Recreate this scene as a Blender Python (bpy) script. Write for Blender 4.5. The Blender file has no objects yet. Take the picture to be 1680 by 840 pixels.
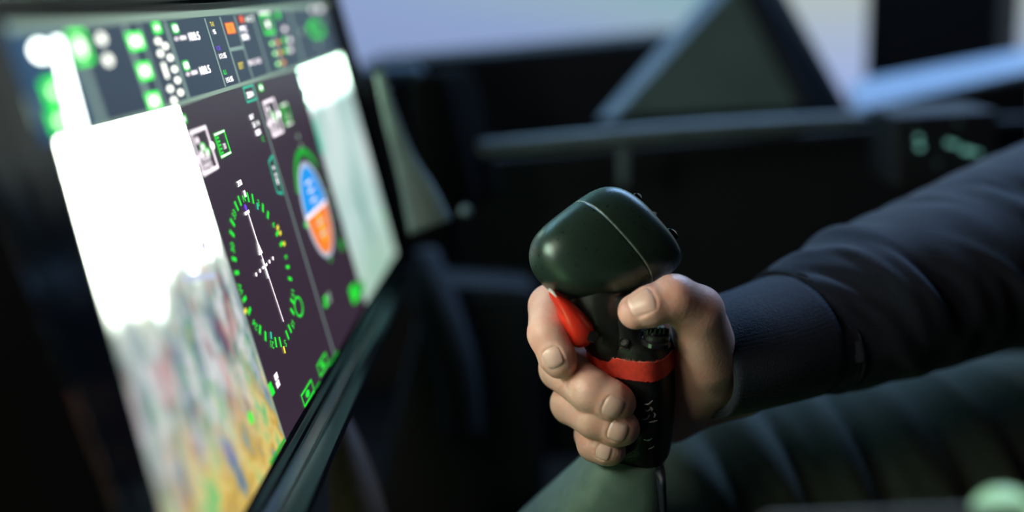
import bpy, bmesh, math, random
import numpy as np
from mathutils import Vector, Matrix
random.seed(7)
S = bpy.context.scene
COL = S.collection

# ------------------------------------------------------------------ camera
F = 1680 * 35 / 36.0                 # focal length in pixels of the 1680 x 840 frame
PITCH = math.atan(440 / F)           # camera looks down by about 15 degrees
D0 = 0.385                           # distance of the side stick
CAM = Vector((0, 0, 1.15))
cam_data = bpy.data.cameras.new('camera')
cam = bpy.data.objects.new('camera', cam_data)
COL.objects.link(cam)
cam.location = CAM
cam.rotation_euler = (math.pi / 2 - PITCH, 0, 0)
cam_data.lens = 35
cam_data.sensor_width = 36
cam_data.clip_start = 0.02
cam_data.dof.use_dof = True
cam_data.dof.focus_distance = 0.380
cam_data.dof.aperture_fstop = 2.0
S.camera = cam

# ------------------------------------------------------------------ world, lights, exposure
S.view_settings.view_transform = 'Standard'
S.view_settings.look = 'None'
S.view_settings.gamma = 1
S.view_settings.use_curve_mapping = False
S.view_settings.exposure = 0.0
wd = bpy.data.worlds.new('world')
S.world = wd
wd.use_nodes = True
wd.node_tree.nodes['Background'].inputs[0].default_value = (0.25, 0.4, 0.6, 1)
wd.node_tree.nodes['Background'].inputs[1].default_value = 0.003

def area(name, loc, target, size, power, color):
    ld = bpy.data.lights.new(name, 'AREA')
    ld.shape = 'RECTANGLE'; ld.size, ld.size_y = size
    ld.energy = power; ld.color = color
    o = bpy.data.objects.new(name, ld)
    COL.objects.link(o)
    o.location = loc
    o.rotation_euler = (Vector(target) - Vector(loc)).to_track_quat('-Z', 'Y').to_euler()
    return o
# added blue lamp above and behind, simulating the dome's glow on the sleeve
area('dome_glow_fill', (0.55, 1.25, 1.90), (0.2, 0.45, 1.05), (1.0, 0.3), 16.0, (0.34, 0.58, 1.0))
# added teal lamp from the upper left for the sheen on the stick head
area('teal_left_fill', (-0.55, 1.05, 1.65), (0.03, 0.40, 1.05), (0.6, 0.4), 2.8, (0.40, 0.74, 1.0))
# added lamps, no real displays: warm key from upper left, green fill from below
area('left_key_fill', (-0.23, 0.15, 1.24), (0.03, 0.38, 1.04), (0.16, 0.09), 0.45, (1.0, 0.84, 0.74))
area('green_low_fill', (-0.16, 0.20, 0.90), (0.0, 0.39, 1.06), (0.10, 0.06), 0.07, (0.50, 1.0, 0.45))

# ------------------------------------------------------------------ pixel + depth to world point
fwd = Vector((0, math.cos(PITCH), -math.sin(PITCH)))
upv = Vector((0, math.sin(PITCH), math.cos(PITCH)))
rgt = Vector((1, 0, 0))
def P(px, py, depth):
    return CAM + (rgt * ((px - 840) / F) + upv * (-(py - 420) / F) + fwd) * depth
def C(px, py, d=0.0, lean=True):
    """millimetre coordinates in the stick's own frame (x right, y up, z towards the viewer)"""
    if lean: d = d + 0.27 * (py - 600) / 4.24
    D = D0 * 1000 + d
    return np.array([(px - 840) / F * D, -(py - 420) / F * D, -D])
def CW(c):
    c = np.asarray(c) * 0.001
    return CAM + rgt * float(c[0]) + upv * float(c[1]) - fwd * float(c[2])
def CWdir(c):
    return (rgt * float(c[0]) + upv * float(c[1]) - fwd * float(c[2]))

# ------------------------------------------------------------------ materials
def mat(name, color, rough=0.5, metal=0.0, noise=0.0, nscale=200.0, bump=0.0, bscale=600.0, spec=0.5, coat=0.0,
        sss=0.0, emit=None, estr=1.0, color2=None, rnoise=0.0, sheen=0.0):
    m = bpy.data.materials.new(name); m.use_nodes = True
    nt = m.node_tree; b = nt.nodes['Principled BSDF']
    b.inputs['Base Color'].default_value = (*color, 1)
    b.inputs['Roughness'].default_value = rough
    b.inputs['Metallic'].default_value = metal
    b.inputs['Specular IOR Level'].default_value = spec
    b.inputs['Coat Weight'].default_value = coat
    b.inputs['Sheen Weight'].default_value = sheen
    tc = nt.nodes.new('ShaderNodeTexCoord')
    if noise or color2:
        n = nt.nodes.new('ShaderNodeTexNoise'); n.inputs['Scale'].default_value = nscale
        n.inputs['Detail'].default_value = 4
        nt.links.new(tc.outputs['Object'], n.inputs['Vector'])
        r = nt.nodes.new('ShaderNodeValToRGB')
        r.color_ramp.elements[0].position = 0.35; r.color_ramp.elements[1].position = 0.65
        c2 = color2 or tuple(c * (1 - noise) for c in color)
        r.color_ramp.elements[0].color = (*c2, 1); r.color_ramp.elements[1].color = (*color, 1)
        nt.links.new(n.outputs['Fac'], r.inputs['Fac'])
        nt.links.new(r.outputs['Color'], b.inputs['Base Color'])
    if rnoise:
        n = nt.nodes.new('ShaderNodeTexNoise'); n.inputs['Scale'].default_value = nscale * 1.7
        nt.links.new(tc.outputs['Object'], n.inputs['Vector'])
        mr = nt.nodes.new('ShaderNodeMapRange')
        mr.inputs['To Min'].default_value = rough - rnoise; mr.inputs['To Max'].default_value = rough + rnoise
        nt.links.new(n.outputs['Fac'], mr.inputs['Value']); nt.links.new(mr.outputs['Result'], b.inputs['Roughness'])
    if bump:
        n = nt.nodes.new('ShaderNodeTexNoise'); n.inputs['Scale'].default_value = bscale
        n.inputs['Detail'].default_value = 3
        nt.links.new(tc.outputs['Object'], n.inputs['Vector'])
        bp = nt.nodes.new('ShaderNodeBump'); bp.inputs['Strength'].default_value = bump
        bp.inputs['Distance'].default_value = 0.0006
        nt.links.new(n.outputs['Fac'], bp.inputs['Height']); nt.links.new(bp.outputs['Normal'], b.inputs['Normal'])
    if sss:
        b.inputs['Subsurface Weight'].default_value = sss
        b.inputs['Subsurface Radius'].default_value = (1.0, 0.35, 0.2)
        b.inputs['Subsurface Scale'].default_value = 0.0025
    if emit:
        b.inputs['Emission Color'].default_value = (*emit, 1)
        b.inputs['Emission Strength'].default_value = estr
    return m
def srgb(r, g, b):
    f = lambda c: (c / 255) / 12.92 if c <= 10 else (((c / 255) + 0.055) / 1.055) ** 2.4
    return (f(r), f(g), f(b))
def glow(name, rgb, k=1.0):
    """lit pixels of a display"""
    return mat(name, (0.01, 0.01, 0.01), 0.35, emit=srgb(*rgb), estr=k)

M = {}
M['plastic'] = mat('head_black_green_sheen', (0.028, 0.052, 0.038), 0.29, metal=0.4, bump=0.12, bscale=4000, noise=0.12, nscale=300, spec=0.6, rnoise=0.05)  # display's green reflection put into the black head's base colour
M['plastic2'] = mat('body_black_plastic', (0.014, 0.015, 0.013), 0.34, bump=0.3, bscale=1500, noise=0.3, spec=0.5)
M['button'] = mat('button_black', (0.01, 0.01, 0.012), 0.2, noise=0.2, spec=0.7)
M['seam'] = mat('seam_pale', (0.45, 0.58, 0.48), 0.5, noise=0.5, nscale=900)
M['red'] = mat('trigger_red', (0.80, 0.035, 0.015), 0.33, noise=0.15, nscale=200, coat=0.2)
M['tape'] = mat('red_tape', (0.80, 0.055, 0.025), 0.6, noise=0.2, nscale=500, bump=0.4, bscale=1800)
M['tapefray'] = mat('tape_frayed_edge', (0.85, 0.45, 0.35), 0.8, noise=0.3)
M['white'] = mat('tip_white', (0.7, 0.68, 0.62), 0.5, noise=0.2)
M['print'] = mat('worn_mark_highlight', (0.8, 0.8, 0.75), 0.5, noise=0.6, nscale=1200)  # worn moulded marks, with the highlights they catch put in as pale colour
M['skin'] = mat('skin', (0.82, 0.49, 0.39), 0.40, color2=(0.76, 0.40, 0.31), nscale=90, bump=0.35, bscale=900, sss=0.35, spec=0.45)
M['nail'] = mat('fingernail', (0.80, 0.50, 0.41), 0.30, noise=0.06, nscale=300, spec=0.55, sss=0.15)
M['navy'] = mat('navy_sweater_knit', (0.011, 0.018, 0.038), 0.85, noise=0.35, nscale=900, bump=0.8, bscale=1600, sheen=0.12)
M['olive'] = mat('olive_cloth', (0.050, 0.070, 0.048), 0.8, noise=0.25, nscale=500, bump=0.6, bscale=1500, sheen=0.1)
M['column'] = mat('column_grey', (0.16, 0.24, 0.20), 0.5, noise=0.2, nscale=120, bump=0.2, bscale=900)
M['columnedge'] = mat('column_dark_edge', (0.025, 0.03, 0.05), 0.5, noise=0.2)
M['glass'] = mat('display_glass', (0.008, 0.008, 0.010), 0.12, noise=0.1)
M['bezel'] = mat('bezel_gloss_black', (0.008, 0.009, 0.010), 0.10, noise=0.2, spec=0.35)
M['housing'] = mat('display_housing', (0.003, 0.003, 0.004), 0.9, noise=0.3, spec=0.08)
M['black'] = mat('cockpit_black', (0.005, 0.0055, 0.008), 0.7, noise=0.3, nscale=40)
M['darkgrey'] = mat('cockpit_dark_grey', (0.022, 0.024, 0.03), 0.8, noise=0.25, nscale=40)
M['gusset'] = mat('gusset_grey_green', (0.16, 0.26, 0.26), 0.6, noise=0.15, nscale=30)
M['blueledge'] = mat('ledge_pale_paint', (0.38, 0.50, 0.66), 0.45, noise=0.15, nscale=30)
M['rail'] = mat('rail_grey', (0.14, 0.18, 0.18), 0.5, noise=0.2, nscale=50)
M['lever'] = mat('lever_grey', (0.22, 0.28, 0.25), 0.5, noise=0.25, nscale=60)
M['mesh'] = mat('speaker_fabric', (0.004, 0.004, 0.004), 1.0, noise=0.5, nscale=300, spec=0.05)
M['brown'] = mat('brown_leather', (0.10, 0.05, 0.03), 0.6, noise=0.3)
M['floor'] = mat('floor_dark', (0.008, 0.008, 0.01), 0.8, noise=0.4, nscale=20)

# ------------------------------------------------------------------ object helpers
def tag(o, label=None, cat=None, group=None, kind=None):
    if label: o['label'] = label
    if cat: o['category'] = cat
    if group: o['group'] = group
    if kind: o['kind'] = kind
    return o
def empty(name, loc, label, cat, group=None):
    o = bpy.data.objects.new(name, None); COL.objects.link(o)
    o.location = loc; o.empty_display_size = 0.02
    return tag(o, label, cat, group)
def link(name, me, m, parent=None, smooth=False):
    o = bpy.data.objects.new(name, me); COL.objects.link(o)
    if m is not None:
        for x in (m if isinstance(m, (list, tuple)) else [m]): me.materials.append(x)
    if smooth:
        me.polygons.foreach_set('use_smooth', [True] * len(me.polygons))
    if parent is not None:
        o.parent = parent
        if parent.type == 'EMPTY' and not parent.get('local'):
            o.matrix_parent_inverse = Matrix.Translation(-parent.location)
    return o
def mesh(name, verts, faces, m, parent=None, smooth=False):
    me = bpy.data.meshes.new(name)
    me.from_pydata([tuple(v) for v in verts], [], faces)
    bm = bmesh.new(); bm.from_mesh(me); bmesh.ops.recalc_face_normals(bm, faces=bm.faces); bm.to_mesh(me); bm.free()
    me.update()
    return link(name, me, m, parent, smooth)
def bevel(o, w, seg=2):
    md = o.modifiers.new('bevel', 'BEVEL'); md.width = w; md.segments = seg; md.limit_method = 'ANGLE'; md.angle_limit = 0.6
    return o
def subsurf(o, n=1):
    md = o.modifiers.new('subsurf', 'SUBSURF'); md.levels = n; md.render_levels = n
    return o
def prism(name, pts, off, m, parent=None, bev=0.0):
    """a solid between a polygon of world points and the same polygon moved by off"""
    n = len(pts); off = Vector(off)
    vs = [Vector(p) for p in pts] + [Vector(p) + off for p in pts]
    fs = [list(range(n)), list(range(2 * n - 1, n - 1, -1))] + [[i, (i + 1) % n, (i + 1) % n + n, i + n] for i in range(n)]
    o = mesh(name, vs, fs, m, parent)
    if bev: bevel(o, bev)
    return o
def box(name, c, size, m, parent=None, bev=0.0, rot=0.0):
    x, y, z = [s / 2 for s in size]; R = Matrix.Rotation(rot, 3, 'Z')
    vs = [Vector(c) + R @ Vector((a * x, b * y, d * z)) for d in (-1, 1) for a, b in ((-1, -1), (1, -1), (1, 1), (-1, 1))]
    fs = [[3, 2, 1, 0], [4, 5, 6, 7]] + [[i, (i + 1) % 4, (i + 1) % 4 + 4, i + 4] for i in range(4)]
    o = mesh(name, vs, fs, m, parent)
    if bev: bevel(o, bev)
    return o
def loft(name, rings, m, parent=None, cap=True, smooth=True):
    n = len(rings[0]); vs = [v for r in rings for v in r]; fs = []
    for i in range(len(rings) - 1):
        for j in range(n):
            fs.append([i * n + j, i * n + (j + 1) % n, (i + 1) * n + (j + 1) % n, (i + 1) * n + j])
    if cap:
        fs.append(list(range(n))[::-1]); k = (len(rings) - 1) * n; fs.append([k + j for j in range(n)])
    return mesh(name, vs, fs, m, parent, smooth)
def catmull(pts, n):
    pts = [np.asarray(p, float) for p in pts]
    q = [2 * pts[0] - pts[1]] + pts + [2 * pts[-1] - pts[-2]]
    out = []
    for i in range(len(pts) - 1):
        a, b, c, d = q[i:i + 4]
        for k in range(n):
            t = k / n
            out.append(0.5 * ((2 * b) + (c - a) * t + (2 * a - 5 * b + 4 * c - d) * t * t + (3 * b - a - 3 * c + d) * t ** 3))
    out.append(pts[-1]); return out
def tube(name, pts, radii, m, parent=None, seg=16, n=6, flat=1.0):
    """pts world, radius at each; round (or flattened) tube"""
    arr = catmull([list(p) + [r] for p, r in zip(pts, radii)], n)
    rings = []
    for i, a in enumerate(arr):
        p = Vector(a[:3]); t = Vector(arr[min(i + 1, len(arr) - 1)][:3]) - Vector(arr[max(i - 1, 0)][:3]); t.normalize()
        u = t.cross(Vector((0, 1, 0)));  u = u.normalized() if u.length > 1e-3 else Vector((1, 0, 0)); w = t.cross(u)
        rings.append([p + u * a[3] * math.cos(k * 2 * math.pi / seg) + w * a[3] * flat * math.sin(k * 2 * math.pi / seg) for k in range(seg)])
    return loft(name, rings, m, parent)
def cyl(name, c, axis, r, h, m, parent=None, seg=24, bev=0.0, r2=None):
    """c base centre in world, along axis"""
    a = Vector(axis).normalized(); u = a.orthogonal().normalized(); w = a.cross(u); c = Vector(c); r2 = r if r2 is None else r2
    e = bev
    prof = [(r, 0), (r2, h - e), (r2 - e, h)] if e else [(r, 0), (r2, h)]
    rings = [[c + a * z + (u * math.cos(k * 2 * math.pi / seg) + w * math.sin(k * 2 * math.pi / seg)) * rr for k in range(seg)] for rr, z in prof]
    return loft(name, rings, m, parent, smooth=False)

# ================================================================== THE SETTING
def struct(o): o['kind'] = 'structure'; return o
struct(box('floor', (0.3, 1.4, -0.05), (5.2, 5.6, 0.1), M['floor']))
struct(box('wall_back', (0.3, 4.25, 1.25), (5.2, 0.1, 2.6), M['black']))
struct(box('wall_left', (-2.35, 1.4, 1.25), (0.1, 5.6, 2.6), M['black']))
struct(box('wall_right', (2.95, 1.4, 1.25), (0.1, 5.6, 2.6), M['black']))
struct(box('ceiling', (0.3, 1.4, 2.6), (5.2, 5.6, 0.1), M['black']))

# curved projection screen with the simulated outside world
def projection_material():
    m = bpy.data.materials.new('projected_sky_picture'); m.use_nodes = True
    nt = m.node_tree; b = nt.nodes['Principled BSDF']
    b.inputs['Base Color'].default_value = (0.1, 0.1, 0.1, 1); b.inputs['Roughness'].default_value = 0.9
    tc = nt.nodes.new('ShaderNodeTexCoord'); sep = nt.nodes.new('ShaderNodeSeparateXYZ')
    nt.links.new(tc.outputs['Object'], sep.inputs[0])
    n = nt.nodes.new('ShaderNodeTexNoise'); n.inputs['Scale'].default_value = 1.1; n.inputs['Detail'].default_value = 2
    mp = nt.nodes.new('ShaderNodeMapping'); mp.inputs['Scale'].default_value = (0.7, 0.7, 2.2)
    nt.links.new(tc.outputs['Object'], mp.inputs['Vector']); nt.links.new(mp.outputs['Vector'], n.inputs['Vector'])
    # height above the lower edge of the picture, wobbled by noise
    ad = nt.nodes.new('ShaderNodeMath'); ad.operation = 'MULTIPLY_ADD'; ad.inputs[1].default_value = 0.25
    nt.links.new(n.outputs['Fac'], ad.inputs[0]); nt.links.new(sep.outputs['Z'], ad.inputs[2])
    # diagonal: lavender lower left, teal towards the upper right
    dg = nt.nodes.new('ShaderNodeMath'); dg.operation = 'MULTIPLY_ADD'; dg.inputs[1].default_value = 0.22
    nt.links.new(sep.outputs['X'], dg.inputs[0]); nt.links.new(ad.outputs[0], dg.inputs[2])
    r = nt.nodes.new('ShaderNodeValToRGB'); e = r.color_ramp.elements
    mr = nt.nodes.new('ShaderNodeMapRange'); mr.inputs['From Min'].default_value = 0.95; mr.inputs['From Max'].default_value = 1.75
    nt.links.new(dg.outputs[0], mr.inputs['Value']); nt.links.new(mr.outputs['Result'], r.inputs['Fac'])
    e[0].position = 0.0; e[0].color = (*srgb(135, 155, 200), 1)
    e[1].position = 1.0; e[1].color = (*srgb(120, 180, 178), 1)
    for p, c in ((0.28, (142, 162, 205)), (0.42, (150, 175, 192)), (0.6, (128, 178, 184))):
        x = e.new(p); x.color = (*srgb(*c), 1)
    # towards the right the picture turns cream
    r2 = nt.nodes.new('ShaderNodeMapRange'); r2.inputs['From Min'].default_value = 0.5; r2.inputs['From Max'].default_value = 0.75
    nt.links.new(sep.outputs['X'], r2.inputs['Value'])
    mx = nt.nodes.new('ShaderNodeMix'); mx.data_type = 'RGBA'
    nt.links.new(r2.outputs['Result'], mx.inputs['Factor']); nt.links.new(r.outputs['Color'], mx.inputs[6])
    r3 = nt.nodes.new('ShaderNodeValToRGB'); e3 = r3.color_ramp.elements
    m3 = nt.nodes.new('ShaderNodeMapRange'); m3.inputs['From Min'].default_value = 0.85; m3.inputs['From Max'].default_value = 1.35
    nt.links.new(sep.outputs['Z'], m3.inputs['Value']); nt.links.new(m3.outputs['Result'], r3.inputs['Fac'])
    e3[0].position = 0.15; e3[0].color = (*srgb(160, 178, 222), 1); e3[1].position = 0.6; e3[1].color = (*srgb(180, 192, 186), 1)
    nt.links.new(r3.outputs['Color'], mx.inputs[7])
    nt.links.new(mx.outputs[2], b.inputs['Emission Color']); b.inputs['Emission Strength'].default_value = 1.0
    return m
M['projection'] = projection_material()
dome = empty('projection_screen', (0.3, 2.7, 0.1), 'large curved projection screen glowing teal and lavender behind the cockpit frame', 'screen')
vs, fs = [], []
nx, nz = 40, 14
for i in range(nx + 1):
    a = math.radians(-50 + 100 * i / nx)
    for j in range(nz + 1):
        z = 0.55 + 1.9 * j / nz
        rr = 2.6 - 0.25 * (j / nz) ** 2
        vs.append((0.3 + rr * math.sin(a), 0.2 + rr * math.cos(a), z))
for i in range(nx):
    for j in range(nz):
        k = i * (nz + 1) + j; fs.append([k, k + 1, k + nz + 2, k + nz + 1])
ps = mesh('projection_surface', vs, fs, M['projection'], dome, True)
sd = ps.modifiers.new('thickness', 'SOLIDIFY'); sd.thickness = 0.02
for k in range(3):
    box('stand', (0.3 + (k - 1) * 1.3, 2.72 - abs(k - 1) * 0.5, 0.28), (0.08, 0.08, 0.56), M['black'], dome)

# ================================================================== COCKPIT BEHIND THE STICK
def btube(name, pts, radii, *a, **k): return tube(name, pts, [r * .62 for r in radii], *a, **k)
def B(px, py, depth): return P(px, py, depth * 0.62)
# long dark sill panel under the windscreen
sill = empty('windscreen_sill', B(850, 300, 1.35) * 1, 'long black sill panel under the bright projection screen, left of the triangular gusset', 'panel')
prism('sill_panel', [B(590, 104, 1.30), B(830, 83, 1.33), B(1110, 56, 1.36), B(1240, 60, 1.38), B(1400, 184, 1.38), B(1400, 620, 1.38), B(590, 640, 1.30)], (0, 0.10, 0), M['black'], sill, 0.004)
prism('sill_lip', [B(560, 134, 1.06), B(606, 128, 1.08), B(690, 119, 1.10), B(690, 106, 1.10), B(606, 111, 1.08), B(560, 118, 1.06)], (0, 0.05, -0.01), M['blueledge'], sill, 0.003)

# triangular gusset with slanted post
g = empty('window_gusset', B(1180, 190, 1.2), 'grey-green triangular gusset plate with pale left edge at the foot of the slanted window post', 'gusset')
prism('gusset_plate', [B(1006, 192, 1.18), B(1192, -8, 1.20), B(1222, -30, 1.20), B(1332, 176, 1.20)], (0, 0.012, 0), M['gusset'], g, 0.002)
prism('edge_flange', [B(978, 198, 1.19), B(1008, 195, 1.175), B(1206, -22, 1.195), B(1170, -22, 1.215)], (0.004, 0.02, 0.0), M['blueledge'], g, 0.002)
prism('fold_rib', [B(1206, -30, 1.19), B(1224, -30, 1.19), B(1334, 176, 1.19), B(1312, 178, 1.19)], (0, 0.006, 0), M['darkgrey'], g, 0.002)
post = prism('window_post', [B(1216, -60, 1.25), B(1262, -60, 1.27), B(1402, 186, 1.27), B(1326, 190, 1.25)], (0.0, 0.025, 0), M['black'], None, 0.004)
tag(post, 'slanted black window post rising to the left behind the triangular gusset plate', 'post')

# grey rail and its short hanging post
rail = empty('cockpit_rail', B(1100, 230, 1.0), 'blurred grey rail running under the triangular gusset with a short hanging bracket', 'rail')
btube('rail_tube', [B(775, 246, 1.0), B(900, 236, 1.02), B(1100, 218, 1.05), B(1300, 203, 1.08), B(1420, 196, 1.10)], [0.009, 0.0105, 0.0105, 0.009, 0.008], M['rail'], rail)
btube('hanging_bracket', [B(1023, 225, 1.05), B(1023, 262, 1.05), B(1023, 305, 1.05)], [0.006, 0.0055, 0.0045], M['rail'], rail)
fill = prism('lower_side_panel', [B(760, 262, 1.19), B(1430, 205, 1.20), B(1700, 190, 1.20), B(1700, 720, 1.20), B(760, 760, 1.19)], (0, 0.012, 0), M['black'], None, 0.004)
tag(fill, 'broad black side panel below the grey rail, behind the stick and the arm', 'panel')

# right hand sill: pale blue ledge, black fascia, dark pillar
led = empty('side_ledge', B(1540, 130, 1.25), 'side ledge with blue-lit top rising to the right edge above the arm', 'ledge')
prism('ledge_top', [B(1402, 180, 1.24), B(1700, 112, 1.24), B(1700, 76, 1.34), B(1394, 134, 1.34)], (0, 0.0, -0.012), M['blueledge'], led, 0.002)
prism('ledge_fascia', [B(1398, 186, 1.238), B(1700, 118, 1.238), B(1700, 240, 1.238), B(1380, 260, 1.238)], (0, 0.02, 0), M['black'], led, 0.003)
pil = prism('dark_pillar', [B(1424, -60, 1.5), B(1645, -60, 1.5), B(1632, 160, 1.5), B(1416, 160, 1.5)], (0.08, 0.12, 0), M['black'], None, 0.004)
tag(pil, 'dark vertical pillar standing behind the blue-lit ledge near the right edge', 'pillar')
M['tan'] = mat('tan_wall_panel', (0.45, 0.38, 0.28), 0.7, noise=0.2, nscale=20)

# cluster of small teal highlights, put in as glowing discs on a switch box
sw = empty('switch_box', B(1550, 240, 0.95), 'dark switch box with a cluster of glowing dots for dim teal highlights above the forearm', 'switch box')
prism('box_body', [B(1470, 190, 1.0), B(1640, 180, 1.0), B(1640, 300, 1.0), B(1470, 310, 1.0)], (0, 0.05, 0), M['black'], sw, 0.003)
M['teal_highlight'] = glow('teal_highlight', (150, 235, 220), 0.5)
M['teal_dim'] = glow('teal_highlight_dim', (90, 130, 125), 0.12)
for (x, y, r, dim) in ((1506, 226, .0028, 0), (1508, 240, .0034, 0), (1556, 234, .0030, 0), (1566, 237, .0026, 0), (1582, 246, .0034, 0), (1592, 248, .0030, 0), (1603, 250, .0022, 0), (1500, 204, .0022, 1), (1571, 200, .0028, 1), (1537, 268, .0028, 1)):
    cyl('highlight_dot', B(x, y, 0.996), (0, -1, 0), r * 0.5, 0.003, M['teal_dim' if dim else 'teal_highlight'], sw, 12, 0.0006)

# things between the display and the stick
lev = empty('canopy_lever', B(700, 330, 0.85), 'blurred grey lever curving down and widening beside the right edge of the display', 'lever')
btube('lever_arm', [B(622, 118, 0.86), B(640, 190, 0.86), B(664, 262, 0.86), B(688, 320, 0.86), B(706, 372, 0.86)], [0.0045, 0.0065, 0.0095, 0.0155, 0.0195], M['lever'], lev, 14, 6, 0.4)
cyl('lever_pivot', B(624, 120, 0.875), (0, -1, 0), 0.004, 0.006, M['darkgrey'], lev, 20, 0.001)
spk = empty('padded_side_block', B(715, 240, 0.95), 'dark textured padded block standing right of the grey lever', 'pad')
subsurf(bevel(prism('pad_body', [B(655, 128, .95), B(722, 112, .95), B(745, 210, .95), B(778, 352, .95), B(700, 372, .95)], (0.02, 0.06, 0), M['mesh'], spk), 0.01, 3), 1)
cyl('chrome_stud', B(765, 346, 0.93), (-0.3, -1, 0.4), 0.0028, 0.004, mat('stud_metal', (0.6, 0.65, 0.62), 0.3, 0.6, noise=0.1), spk, 16, 0.0015)
con = empty('lower_console', B(700, 520, 0.95), 'dark rounded console lump in shadow between display and stick', 'console')
btube('console_arch', [B(690, 420, 1.07), B(715, 500, 1.05), B(748, 600, 1.04), B(762, 720, 1.04)], [0.02, 0.024, 0.022, 0.02], M['darkgrey'], con, 16, 6)
prism('console_body', [B(700, 460, 1.1), B(880, 470, 1.1), B(900, 900, 1.1), B(600, 900, 1.1), B(640, 700, 1.1)], (0, 0.04, 0), M['black'], con, 0.01)
pou = btube('brown_cover', [B(560, 690, 0.8), B(572, 760, 0.79), B(590, 860, 0.78), B(598, 960, 0.78)], [0.008, 0.017, 0.023, 0.026], M['brown'], None, 16, 6)
tag(pou, 'dark brown rounded cover in shadow just right of the display bottom corner', 'cover')

# ================================================================== THE DISPLAY
f3 = Vector((66, 440, F)).normalized()
hd = (rgt * f3.x + upv * f3.y + fwd * f3.z); hd = Vector((hd.x, hd.y, 0)).normalized()
side = Vector((hd.y, -hd.x, 0))
TILT = math.radians(13.5)
vd = side * math.sin(TILT) + Vector((0, 0, -1)) * math.cos(TILT)       # down the display
nd = -(hd.cross(vd))                                                    # out of the display
O = P(440, 450, 0.385)
disp = bpy.data.objects.new('cockpit_display', None); COL.objects.link(disp)
MB_ = Matrix((( hd.x, -vd.x, nd.x, O.x), (hd.y, -vd.y, nd.y, O.y), (hd.z, -vd.z, nd.z, O.z), (0, 0, 0, 1)))
disp.matrix_world = MB_; disp['local'] = True; disp.empty_display_size = 0.02
tag(disp, 'large tilted glass cockpit display with flight instruments and glossy black bezel', 'display')
def Q(px, py):
    """where on the display (mm along, mm down) a point of the photograph lies"""
    d = rgt * ((px - 840) / F) + upv * (-(py - 420) / F) + fwd
    k = (O - CAM).dot(nd) / d.dot(nd); q = CAM + d * k - O
    return (q.dot(hd) * 1000, q.dot(vd) * 1000)

class Sheet:
    """flat lit marks on the display; one mesh per part, a material slot per colour"""
    def __init__(s): s.v = []; s.f = []; s.m = []; s.mats = []
    def mi(s, m):
        if m not in s.mats: s.mats.append(m)
        return s.mats.index(m)
    def poly(s, pts, m, z=0.3):
        k = len(s.v); s.v += [(x * .001, -y * .001, z * .001) for x, y in pts]
        s.f.append(list(range(k, k + len(pts)))); s.m.append(s.mi(m))
    def rect(s, x0, y0, x1, y1, m, z=0.3): s.poly([(x0, y1), (x1, y1), (x1, y0), (x0, y0)], m, z)
    def line(s, a, b, w, m, z=0.35):
        dx, dy = b[0] - a[0], b[1] - a[1]; l = math.hypot(dx, dy) or 1; nx_, ny_ = -dy / l * w / 2, dx / l * w / 2
        s.poly([(a[0] + nx_, a[1] + ny_), (b[0] + nx_, b[1] + ny_), (b[0] - nx_, b[1] - ny_), (a[0] - nx_, a[1] - ny_)], m, z)
    def frame(s, x0, y0, x1, y1, w, m, z=0.35):
        s.rect(x0, y0, x1, y0 + w, m, z); s.rect(x0, y1 - w, x1, y1, m, z); s.rect(x0, y0 + w, x0 + w, y1 - w, m, z); s.rect(x1 - w, y0 + w, x1, y1 - w, m, z)
    def disc(s, cx, cy, rx, ry, m, z=0.35, a0=0, a1=360, n=48):
        s.poly([(cx + rx * math.cos(math.radians(a0 + (a1 - a0) * i / n)), cy + ry * math.sin(math.radians(a0 + (a1 - a0) * i / n))) for i in range(n if a1 - a0 == 360 else n + 1)], m, z)
    def ring(s, cx, cy, rx, ry, w, m, z=0.35, a0=0, a1=360, n=64):
        for i in range(n):
            a, b = [math.radians(a0 + (a1 - a0) * (i + q) / n) for q in (0, 1)]
            s.poly([(cx + rx * math.cos(a), cy + ry * math.sin(a)), (cx + rx * math.cos(b), cy + ry * math.sin(b)),
                    (cx + (rx - w) * math.cos(b), cy + (ry - w) * math.sin(b)), (cx + (rx - w) * math.cos(a), cy + (ry - w) * math.sin(a))], m, z)
    def text(s, txt, x, y, size, m, z=0.4, align='LEFT', sx=1.0, rot=0.0):
        cu = bpy.data.curves.new('t', 'FONT'); cu.body = txt; cu.size = size; cu.align_x = align; cu.resolution_u = 3
        cu.offset = size * 0.012
        o = bpy.data.objects.new('t', cu); COL.objects.link(o)
        bpy.context.view_layer.update()
        me = bpy.data.meshes.new_from_object(o.evaluated_get(bpy.context.evaluated_depsgraph_get()))
        k = len(s.v); idx = s.mi(m); ca, sa = math.cos(rot), math.sin(rot)
        for v in me.vertices:
            a, b = v.co.x * sx, v.co.y
            s.v.append(((x + a * ca - b * sa) * .001, (-y + a * sa + b * ca) * .001, z * .001))
        for p in me.polygons: s.f.append([k + i for i in p.vertices]); s.m.append(idx)
        bpy.data.objects.remove(o); bpy.data.curves.remove(cu); bpy.data.meshes.remove(me)
    def cut(s, name):
        if s.f: s.build(name)
        s.__init__()
    def build(s, name, parent=disp, label=None):
        me = bpy.data.meshes.new(name); me.from_pydata(s.v, [], s.f)
        for m in s.mats: me.materials.append(m)
        me.polygons.foreach_set('material_index', s.m); me.update()
        o = bpy.data.objects.new(name, me); COL.objects.link(o); o.parent = parent
        if label: o['label'] = label
        return o

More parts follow.
